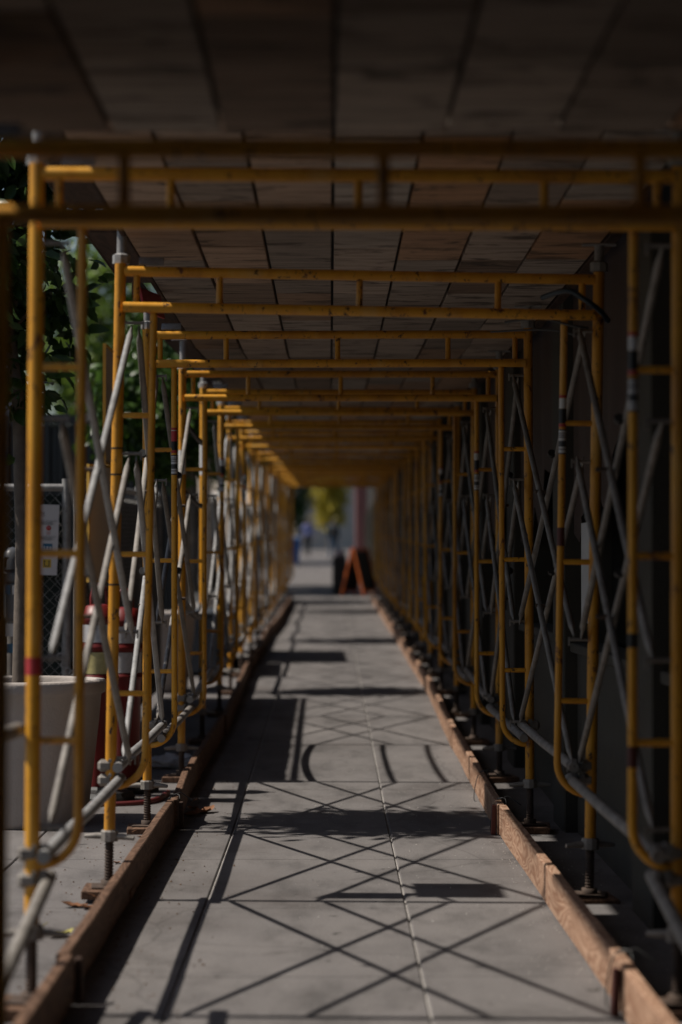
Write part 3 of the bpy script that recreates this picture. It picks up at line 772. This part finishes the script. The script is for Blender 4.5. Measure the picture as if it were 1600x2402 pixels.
# parking meter
pm = empty('parking_meter', (-1.80, 13.25, ground(13.25))); tag(pm, 'grey parking meter with stickers behind the planter', 'parking meter')
put(MB().tube([(0, 0, 0), (0, 0, .95)], .03, 16).mesh('pole', GALVD), 'pole', pm)
MET = m_plain('grey_meter_housing', (.10, .105, .115), .35, .1)
put(MB().box((0, 0, 1.06), (.10, .10, .22), 0, None, .02).box((0, 0, 1.19), (.13, .11, .08), 0, None, .02).mesh('housing', MET), 'housing', pm)
dome = MB().lathe([(.065, 0), (.064, .05), (.05, .095), (.025, .118), (0, .124)], 20)
put(dome.mesh('hood', MET), 'hood', pm, (0, 0, 1.23))
put(MB().box((0, -.052, 1.27), (.085, .012, .06), 0, None, .01).mesh('display', GLASS), 'display', pm)
put(MB().box((-.02, -.053, 1.12), (.03, .003, .05)).mesh('sticker', BLUEP), 'sticker', pm); put(MB().box((.022, -.053, 1.12), (.03, .003, .05)).mesh('sticker', WHITE), 'sticker', pm)
put(MB().box((0, -.033, .90), (.07, .003, .07)).mesh('sticker', WHITE), 'sticker', pm); put(MB().box((.0, -.033, .80), (.05, .003, .05)).mesh('sticker', BLUEP), 'sticker', pm)
tgp = put(MB().box((.035, -.034, .64), (.055, .003, .06)).mesh('number_tag', WHITE), 'number_tag', pm)
put(text_mesh('24\n220', .026, NAVY), 'number', tgp, (.035, -.037, .652), (R(90), 0, 0))

# ------------------------------------------------------------------ channelizer drums
REFL = m_plain('white_reflective_band', (.52, .52, .53), .45, .15, 60); REFY = m_plain('yellow_reflective_band', (.52, .45, .20), .4, .2, 40)
def drum(x, y, h, label, second=REFL):
    e = empty('traffic_channelizer', (x, y, ground(y))); tag(e, label, 'traffic channelizer', 'red traffic channelizers at the fence corner')
    put(MB().lathe([(0, 0), (.19, 0), (.195, .02), (.18, .045), (.11, .06), (.10, .075)], 8, (0, 0, 0), 0, False).mesh('rubber_base', BLACK), 'rubber_base', e)
    prof = [(.085, .05), (.088, .3), (.093, .60), (.105, .615), (.105, .63), (.094, .64), (.094, .76), (.105, .77), (.105, .785), (.094, .80), (.094, .90), (.106, .915), (.106, .93), (.09, .95), (.075, .99), (.03, 1.0), (0, 1.0)]
    put(MB().lathe([(r, z * h) for r, z in prof], 24).mesh('body', RED), 'body', e)
    put(MB().lathe([(.0965, .645 * h), (.0965, .755 * h)], 24).mesh('reflective_band', second), 'reflective_band', e)
    put(MB().lathe([(.0965, .805 * h), (.0965, .895 * h)], 24).mesh('reflective_band', REFL), 'reflective_band', e)
    pts = [(-.04, 0, .97 * h), (-.042, 0, 1.03 * h), (-.03, 0, 1.08 * h), (0, 0, 1.095 * h), (.03, 0, 1.08 * h), (.042, 0, 1.03 * h), (.04, 0, .97 * h)]
    put(MB().tube(pts, .012, 10).mesh('grab_handle', RED), 'grab_handle', e)
drum(-1.20, 13.42, 1.02, 'red traffic channelizer with white bands standing by the fence corner')
drum(-1.30, 13.02, 1.05, 'red traffic channelizer with a yellow band closest to the planter', REFY)
hs = cable([(-1.9, 12.95, .03), (-1.4, 12.72, .02), (-1.1, 12.75, .022), (-.98, 12.9, .03), (-.95, 13.3, .03)], .016, m_plain('dark_red_hose', (.10, .012, .012), .5), 'dark red hose lying across the sidewalk by the channelizers', 'hose')

# white plastic bag
bm = bmesh.new(); bmesh.ops.create_icosphere(bm, subdivisions=4, radius=1)
for vv in bm.verts:
    p = vv.co; k = 1 + .35 * noise.noise(p * 2.1) + .22 * noise.noise(p * 5.3) + .1 * noise.noise(p * 11)
    vv.co = Vector((p.x * .17 * k, p.y * .12 * k, max(-.001, (p.z * .6 + .35) * .075 * k)))
me = bpy.data.meshes.new('plastic_bag'); bm.to_mesh(me); bm.free()
me.materials.append(m_plain('white_plastic_film', (.66, .67, .70), .35, .08)); me.polygons.foreach_set('use_smooth', [True] * len(me.polygons))
tag(put(me, 'plastic_bag', None, (-1.02, 14.75, ground(14.75) + .003), (0, 0, .3)), 'crumpled white plastic bag on the ground by the fifth frame foot', 'plastic bag')

# dry leaves
def leaf_mesh(seed, s, mat):
    r = random.Random(seed); n = 7; v = []; f = []
    for k in range(n + 1):
        t = k / n; w = s * .28 * math.sin(math.pi * min(1, t * .92 + .06)) * r.uniform(.8, 1.15)
        z = s * .30 * (t - .4) ** 2 * 2 + .003; y = s * (t - .5)
        c = r.uniform(.25, .6)
        v += [(-w, y, z + w * c), (-w * .5, y, z + w * c * .3), (0, y, z), (w * .5, y, z + w * c * .35), (w, y, z + w * c * 1.2)]
    for k in range(n):
        for j in range(4): a = 5 * k + j; f.append((a, a + 1, a + 6, a + 5))
    m = MB().add(v, f, 0, True); m.tube([(0, -s * .5, .004 + s * .48), (.004, -s * .62, s * .5), (.0, -s * .78, s * .42)], .0015, 5)
    zmin = min(q[2] for q in m.v); m.v = [(x, y, z - zmin + .001) for x, y, z in m.v]
    return m.mesh('fallen_leaf', mat)
leaves = [(-.755, 12.28, .14, DRYL, 'curled brown leaf lying inside the weathered toe board joint'), (-.70, 12.42, .15, DRYL, 'larger curled brown leaf beside the toe board, farther into the walkway'),
          (-.77, 12.55, .11, DRYL, 'small brown leaf tucked tight against the weathered toe board'), (-1.01, 9.02, .10, DRYL, 'brown leaf next to the foot of the third frame'),
          (-.955, 8.98, .085, DRYL, 'pale brown leaf leaning on the wood pad of the third frame'), (-.98, 8.30, .11, YLEAF, 'yellow leaf on the sidewalk outside the toe board'),
          (-.97, 10.35, .05, DRYL, 'tiny brown leaf between the third and fourth frames'), (-.93, 11.35, .07, DRYL, 'brown leaf at the foot of the fourth frame'),
          (-.98, 6.98, .10, DRYL, 'brown leaf near the foot of the second frame'), (-1.05, 15.3, .10, DRYL, 'brown leaf beyond the white plastic bag'), (-.98, 15.6, .09, DRYL, 'brown leaf close to the sixth frame, past the bag')]
for k, (x, y, s, mt, lab) in enumerate(leaves):
    tag(put(leaf_mesh(k, s, mt), 'fallen_leaf', None, (x, y, ground(y) + .001), (0, 0, rnd.uniform(0, 6.28))), lab, 'leaf', 'fallen leaves on the sidewalk')

# ------------------------------------------------------------------ things outside on the street side
CORR = m_plain('dark_corrugated_metal', (.045, .045, .045), .4, .2, 4, .4)
cg = MB(); v = []; n = 120
prof = []
x = -6.5
while x < -1.75:
    prof += [(x, 0), (x + .05, 0), (x + .075, .05), (x + .125, .05), (x + .15, 0)]; x += .15
for (px, py) in prof: v += [(px, -py, .0), (px, -py, 2.55)]
cg.add(v, [(2 * i, 2 * i + 2, 2 * i + 3, 2 * i + 1) for i in range(len(prof) - 1)])
cn = empty('site_container', (0, 26, ground(26))); tag(cn, 'dark corrugated metal container standing behind the fence', 'container')
put(cg.mesh('corrugated_side', CORR), 'corrugated_side', cn)
put(MB().box((-4.1, 1.2, 1.28), (4.8, 2.3, 2.5)).mesh('container_body', CORR), 'container_body', cn)
put(MB().box((-4.1, -.03, 2.6), (4.9, .12, .09)).mesh('top_rail', CORR), 'top_rail', cn)
pp = put(MB().tube([(0, 0, 0), (0, 0, 2.0)], .03, 12).lathe([(.036, 1.2), (.036, 1.26)], 12).mesh('downpipe', GALV), 'downpipe', None, (-2.0 - .66, 18.6, ground(18.6)))
tag(pp, 'light grey pipe standing upright behind the fence', 'pipe')
DKB = m_plain('dark_blue_grey_box', (.035, .042, .052), .5, .15)
bx_ = empty('planter_box', (-1.32, 24.6, ground(24.6))); tag(bx_, 'dark blue-grey rectangular box outside the eighth and ninth frames', 'box planter')
put(MB().box((0, 0, .29), (.62, 2.2, .56), 0, None, .02).mesh('body', DKB), 'body', bx_)
put(MB().box((0, 0, .59), (.66, 2.24, .04), 0, None, .01).mesh('rim', DKB), 'rim', bx_)

# white delivery van parked at the kerb
VAN = m_plain('white_van_paint', (.62, .61, .59), .3, .04); TYRE = m_plain('tyre_rubber', (.02, .02, .02), .8)
def wheel(par, loc, r=.33, w=.2):
    t = put(MB().lathe([(r * .62, -w / 2), (r * .95, -w / 2), (r, -w / 2 + .03), (r, w / 2 - .03), (r * .95, w / 2), (r * .62, w / 2)], 24).mesh('wheel', TYRE), 'wheel', par, loc, (0, R(90), 0))
    put(MB().lathe([(0, -w * .3), (r * .6, -w * .4), (r * .63, -w / 2), (r * .63, w / 2), (r * .6, w * .4), (0, w * .3)], 16).mesh('rim', GALV), 'rim', t)
def van(x, y, label, name, prof, wdt, paint, win, cat):
    e = empty(name, (x, y, ground(y) - .13)); tag(e, label, cat)
    n = len(prof); v = [(-wdt / 2, py, pz) for py, pz in prof] + [(wdt / 2, py, pz) for py, pz in prof]
    bm = bmesh.new(); vv = [bm.verts.new(p) for p in v]
    bm.faces.new(vv[:n]); bm.faces.new(list(reversed(vv[n:])))
    for k in range(n): bm.faces.new((vv[k], vv[n + k], vv[n + (k + 1) % n], vv[(k + 1) % n]))
    bmesh.ops.recalc_face_normals(bm, faces=bm.faces)
    bmesh.ops.bevel(bm, geom=bm.edges[:], offset=.06, segments=2, affect='EDGES')
    me = bpy.data.meshes.new('body'); bm.to_mesh(me); bm.free(); me.materials.append(paint)
    put(me, 'body', e)
    y0 = min(p[0] for p in prof); y1 = max(p[0] for p in prof)
    for (wy0, wy1, wz0, wz1) in win:
        for s in (-1, 1): put(MB().box((s * (wdt / 2 + .002), (wy0 + wy1) / 2, (wz0 + wz1) / 2), (.012, wy1 - wy0, wz1 - wz0), 0, None, .005).mesh('side_window', GLASS), 'side_window', e)
    zt = max(p[1] for p in prof)
    put(MB().box((0, y0 - .004, zt * .72), (wdt * .74, .02, zt * .22), 0, None, .005).mesh('rear_window', GLASS), 'rear_window', e)
    for s in (-1, 1):
        put(MB().box((s * wdt * .42, y0 - .006, zt * .45), (.12, .02, .28), 0, None, .008).mesh('tail_light', RED), 'tail_light', e)
        for wy in (y0 + .85, y1 - .9): wheel(e, (s * (wdt / 2 - .1), wy, .33))
    put(MB().box((0, y0 - .05, .42), (wdt * .96, .12, .18), 0, None, .03).mesh('bumper', BLACK), 'bumper', e)
    put(MB().box((0, y0 - .008, zt * .36), (.42, .015, .12)).mesh('number_plate', WHITE), 'number_plate', e)
van(-3.75, 62, 'white delivery van parked at the kerb', 'delivery_van', [(-2.6, .35), (-2.6, 2.2), (-2.45, 2.35), (1.3, 2.35), (1.9, 1.55), (2.6, 1.25), (2.7, .9), (2.65, .35)], 1.9, VAN, [(.5, 1.5, 1.45, 2.0)], 'van')
SILV = m_plain('silver_car_paint', (.42, .42, .43), .25, .05, 8, .3)
van(-3.7, 38, 'silver hatchback car parked at the kerb behind the trees', 'parked_car', [(-2.0, .35), (-2.05, .95), (-1.8, 1.4), (-1.3, 1.5), (.3, 1.48), (1.0, 1.0), (2.0, .85), (2.1, .35)], 1.75, SILV, [(-1.4, -.5, .98, 1.36), (-.42, .35, .98, 1.36)], 'car')

# sunlit building at the bend of the street
CREAM = m_plain('cream_facade', (.70, .60, .51), .8, .08, 1)
fb = empty('far_building', (-9.5, 150, 2.2), (0, 0, R(-48))); tag(fb, 'sunlit cream building at the far end of the street', 'building')
put(MB().box((0, 4, 5.5), (22, 8, 11)).mesh('wall', CREAM), 'wall', fb)
put(MB().box((0, 3.9, 11.2), (22.6, 8.5, .4), 0, None, .05).mesh('cornice', CREAM), 'cornice', fb)
for fl in range(3):
    for k in range(8):
        wx = -9.2 + k * 2.6; wz = 2.0 + fl * 3.3
        w = put(MB().box((wx, .02, wz), (1.2, .14, 1.8), 0, None, .02).mesh('window', WHITE), 'window', fb)
        put(MB().box((wx, -.06, wz), (1.0, .03, 1.6)).mesh('pane', GLASS), 'pane', w)
WB = m_plain('pale_grey_facade', (.66, .63, .64), .8, .06, 1)
f2 = empty('far_building', (2.5, 150, 2.2), (0, 0, R(-50))); tag(f2, 'pale grey building far down behind the yellow-green tree', 'building')
put(MB().box((0, 4, 6), (6.4, 8, 12)).mesh('wall', WB), 'wall', f2)
for fl in range(3):
    for k in range(3):
        w = put(MB().box((-2.0 + k * 2.0, -.02, 2 + fl * 3.3), (1.2, .14, 1.8), 0, None, .02).mesh('window', WHITE), 'window', f2)
        put(MB().box((-2.0 + k * 2.0, -.1, 2 + fl * 3.3), (1.0, .03, 1.6)).mesh('pane', GLASS), 'pane', w)
f3 = empty('far_building', (-34, 110, 1.8), (0, 0, R(-8))); tag(f3, 'grey office block across the street behind the trees', 'building')
put(MB().box((0, 10, 9), (30, 20, 18)).mesh('wall', m_plain('grey_facade', (.22, .22, .24), .7, .1, 1)), 'wall', f3)
for fl in range(5):
    for k in range(10):
        w = put(MB().box((-13 + k * 2.9, -.02, 2.2 + fl * 3.3), (1.9, .14, 2.0), 0, None, .02).mesh('window', WHITE), 'window', f3)
        put(MB().box((-13 + k * 2.9, -.1, 2.2 + fl * 3.3), (1.7, .03, 1.8)).mesh('pane', GLASS), 'pane', w)

# ------------------------------------------------------------------ beyond the exit: sign, bins, walkers
ORANGE = m_plain('orange_painted_wood', (.62, .14, .025), .5, .15)
BOARD = m_plain('black_chalkboard', (.012, .012, .014), .6)
sb = empty('sandwich_board', (.55, 49.6, ground(49.6)), (0, 0, R(58))); tag(sb, 'orange framed black sandwich board standing at the tunnel exit', 'sandwich board')
for s in (-1, 1):
    M = Matrix.Rotation(R(s * 15), 3, 'X')
    w, h = .56, 1.0
    base = Vector((0, -s * -.27, .0))
    def pr(c, d): return [M, Vector((0, s * .0, .98)), c, d]
    fm = MB()
    for (c, d) in (((-w / 2, 0, -h / 2), (.045, .03, h)), ((w / 2, 0, -h / 2), (.045, .03, h)), ((0, 0, -.022), (w - .046, .03, .045)), ((0, 0, -h + .10), (w - .046, .03, .045))):
        fm.box(M @ Vector(c) + Vector((0, s * .012, .985)), d, 0, M)
    leg = put(fm.mesh('board_frame', ORANGE), 'board_frame', sb)
    put(MB().box(M @ Vector((0, 0, -.49)) + Vector((0, s * .012, .985)), (w - .05, .012, .86), 0, M).mesh('chalk_panel', BOARD), 'chalk_panel', leg)
db = empty('dark_bin', (.02, 50.6, ground(50.6))); tag(db, 'black square bin with pale heap on top beside the sandwich board', 'bin')
put(MB().box((.12, 0, .40), (.30, .36, .80), 0, None, .02).mesh('body', BLACK), 'body', db)
bm = bmesh.new(); bmesh.ops.create_icosphere(bm, subdivisions=3, radius=1)
for vv in bm.verts:
    p = vv.co; k = 1 + .3 * noise.noise(p * 2.5); vv.co = Vector((p.x * .12 * k + .12, p.y * .13 * k, .80 + max(0, p.z + .1) * .14 * k))
me = bpy.data.meshes.new('pale_heap'); bm.to_mesh(me); bm.free(); me.materials.append(m_plain('pale_pink_paper', (.40, .32, .32), .7)); put(me, 'pale_heap', db)
bb = empty('wheeled_bin', (-1.36, 84, ground(84))); tag(bb, 'blue wheeled recycling bin at the kerb past the exit', 'wheeled bin')
BLUEB = m_plain('blue_bin_plastic', (.01, .085, .30), .4, .1)
tp = MB(); v = [(-.22, -.25, .1), (.22, -.25, .1), (.22, .2, .1), (-.22, .2, .1), (-.28, -.33, .95), (.28, -.33, .95), (.28, .3, .95), (-.28, .3, .95)]
put(tp.add(v, [(3, 2, 1, 0), (4, 5, 6, 7), (0, 1, 5, 4), (1, 2, 6, 5), (2, 3, 7, 6), (3, 0, 4, 7)]).mesh('body', BLUEB), 'body', bb)
put(MB().box((0, -.02, .985), (.6, .7, .06), 0, None, .025).mesh('lid', m_plain('light_blue_lid', (.10, .22, .48), .4)), 'lid', bb)
for s in (-1, 1): put(MB().lathe([(0, -.03), (.1, -.03), (.1, .03), (0, .03)], 16).mesh('wheel', TYRE), 'wheel', bb, (s * .22, .26, .1), (0, R(90), 0))
# street pole in the distance
sp_ = put(MB().tube([(0, 0, 0), (0, 0, 5)], [.06, .045], 12).lathe([(.12, 0), (.12, .25), (.06, .3)], 12).mesh('street_lamp_post', m_plain('black_pole_paint', (.02, .02, .022), .5)), 'street_lamp_post', None, (-1.75, 98, ground(98)))
tag(sp_, 'dark pole at the kerb behind the blue bin', 'pole')

SKIN = m_plain('skin', (.38, .22, .15), .6); HAIR = m_plain('dark_hair', (.02, .015, .012), .6); JEANS = m_plain('blue_denim', (.04, .085, .15), .8)
TROUS = m_plain('black_trousers', (.015, .015, .018), .8); SHIRT = m_plain('lavender_blue_shirt', (.21, .23, .46), .8); JACK = m_plain('dark_teal_jacket', (.02, .05, .07), .7); SHOE = m_plain('dark_shoes', (.02, .02, .02), .6)
def person(x, y, rz, stride, top, bottom, label):
    V = {}; E = []; Rr = {}
    def j(n, p, r, par=None):
        V[n] = Vector(p); Rr[n] = r
        if par: E.append((par, n))
    j('pelvis', (0, 0, .93), .14); j('waist', (0, .01, 1.08), .125, 'pelvis'); j('chest', (0, .01, 1.30), .155, 'waist'); j('neck', (0, 0, 1.47), .06, 'chest')
    j('jaw', (0, .02, 1.56), .075, 'neck'); j('head', (0, .015, 1.66), .092, 'jaw'); j('crownp', (0, 0, 1.73), .07, 'head')
    for s, n in ((-1, 'a'), (1, 'b')):
        f = stride * s
        j('hip' + n, (s * .09, 0, .88), .095, 'pelvis'); j('knee' + n, (s * .10, .16 * f + .03, .50), .062, 'hip' + n)
        j('ankle' + n, (s * .10, .30 * f - .02, .10), .042, 'knee' + n); j('toe' + n, (s * .105, .30 * f + .14, .045), .036, 'ankle' + n)
        j('sh' + n, (s * .19, 0, 1.40), .065, 'chest'); j('elb' + n, (s * .25, -.10 * f, 1.13), .045, 'sh' + n); j('wri' + n, (s * .25, -.20 * f + .08, .90), .032, 'elb' + n)
        j('palm' + n, (s * .245, -.22 * f + .10, .83), .03, 'wri' + n)
        for q in range(4):
            j('f%d%s' % (q, n), (s * .24, -.22 * f + .075 + .018 * q, .765 + .004 * abs(q - 1.5)), .0095, 'palm' + n); j('g%d%s' % (q, n), (s * .225, -.22 * f + .08 + .018 * q, .725), .008, 'f%d%s' % (q, n))
        j('th' + n, (s * .225, -.22 * f + .14, .80), .010, 'palm' + n)
    names = list(V); idx = {n: i for i, n in enumerate(names)}
    me = bpy.data.meshes.new('tmp_person'); me.from_pydata([V[n] for n in names], [(idx[a], idx[b]) for a, b in E], [])
    o = bpy.data.objects.new('tmp_person', me); C.objects.link(o)
    mod = o.modifiers.new('skin', 'SKIN')
    for n in names:
        d = me.skin_vertices[0].data[idx[n]]; d.radius = (Rr[n], Rr[n]); d.use_root = (n == 'pelvis')
    su = o.modifiers.new('sub', 'SUBSURF'); su.levels = 2; su.render_levels = 2
    dg = bpy.context.evaluated_depsgraph_get(); bme = bpy.data.meshes.new_from_object(o.evaluated_get(dg))
    bpy.data.objects.remove(o); bme.name = 'person'
    bme.materials.clear()
    for mt in (SKIN, top, bottom, HAIR, SHOE): bme.materials.append(mt)
    for p in bme.polygons:
        c = p.center; p.use_smooth = True
        if c.z > 1.49: p.material_index = 3 if (c.z > 1.69 or (c.y < .0 and c.z > 1.55)) else 0
        elif c.z < .09: p.material_index = 4
        elif abs(c.x) > .18 and c.z < .90: p.material_index = 0
        elif c.z > .97 or abs(c.x) > .19: p.material_index = 1
        else: p.material_index = 2
    ob = put(bme, 'person', None, (x, y, ground(y) + .002), (0, 0, R(rz)))
    tag(ob, label, 'person')
    fm = MB().tube([(0, .095, 1.66), (0, .125, 1.63), (0, .105, 1.615)], [.008, .016, .012], 8)
    put(fm.mesh('nose', SKIN), 'nose', ob)
    return ob
person(-1.06, 108, 8, .8, SHIRT, TROUS, 'person in lavender blue shirt and black trousers walking away')
person(.06, 100, -10, .5, JACK, JEANS, 'person in dark teal jacket and blue jeans by the building')
BAGM = m_plain('black_backpack', (.012, .012, .015), .7)
bp_ = put(MB().box((0, 0, 0), (.34, .18, .48), 0, None, .06).box((0, -.1, -.08), (.26, .06, .24), 0, None, .02).tube([(-.1, .08, .22), (-.11, .16, .1), (-.12, .1, -.16)], .018, 8).tube([(.1, .08, .22), (.11, .16, .1), (.12, .1, -.16)], .018, 8).mesh('backpack', BAGM), 'backpack', None, (.10, 99.74, ground(100) + 1.18), (0, 0, R(-10)))
tag(bp_, 'black backpack worn by the person in the teal jacket', 'backpack')

# grit and crumbs of debris along the boards
GRIT = m_plain('pale_grit', (.42, .40, .37), .9); CRUMB = m_plain('brown_crumbs', (.10, .06, .035), .9)
def scatter(name, n, xr, yr, size, mat, seed, pw):
    r = random.Random(seed); m = MB()
    for _ in range(n):
        x = xr[0] + (xr[1] - xr[0]) * r.random() ** pw; y = r.uniform(*yr); q = r.uniform(*size); z = ground(y)
        a = r.uniform(0, 6.28); v = [(x + q * math.cos(a + k * 2.09) * r.uniform(.6, 1.2), y + q * 1.2 * math.sin(a + k * 2.09), z + .0012) for k in range(3)] + [(x, y, z + q * r.uniform(.5, 1.0) + .001)]
        m.add(v, [(0, 1, 3), (1, 2, 3), (2, 0, 3), (0, 2, 1)])
    return tag(put(m.mesh(name, mat), name), kind='stuff')
scatter('grit', 420, (.735, -.2), (6.6, 16), (.0018, .0045), GRIT, 5, 2.2)
scatter('grit', 160, (.79, 1.02), (6.8, 12), (.002, .005), GRIT, 6, 1.0)
scatter('leaf_debris', 260, (-.79, -.45), (6.8, 16), (.003, .008), CRUMB, 8, 2.5)
scatter('leaf_debris', 200, (-.87, -1.25), (6.8, 15), (.003, .008), CRUMB, 9, 1.6)
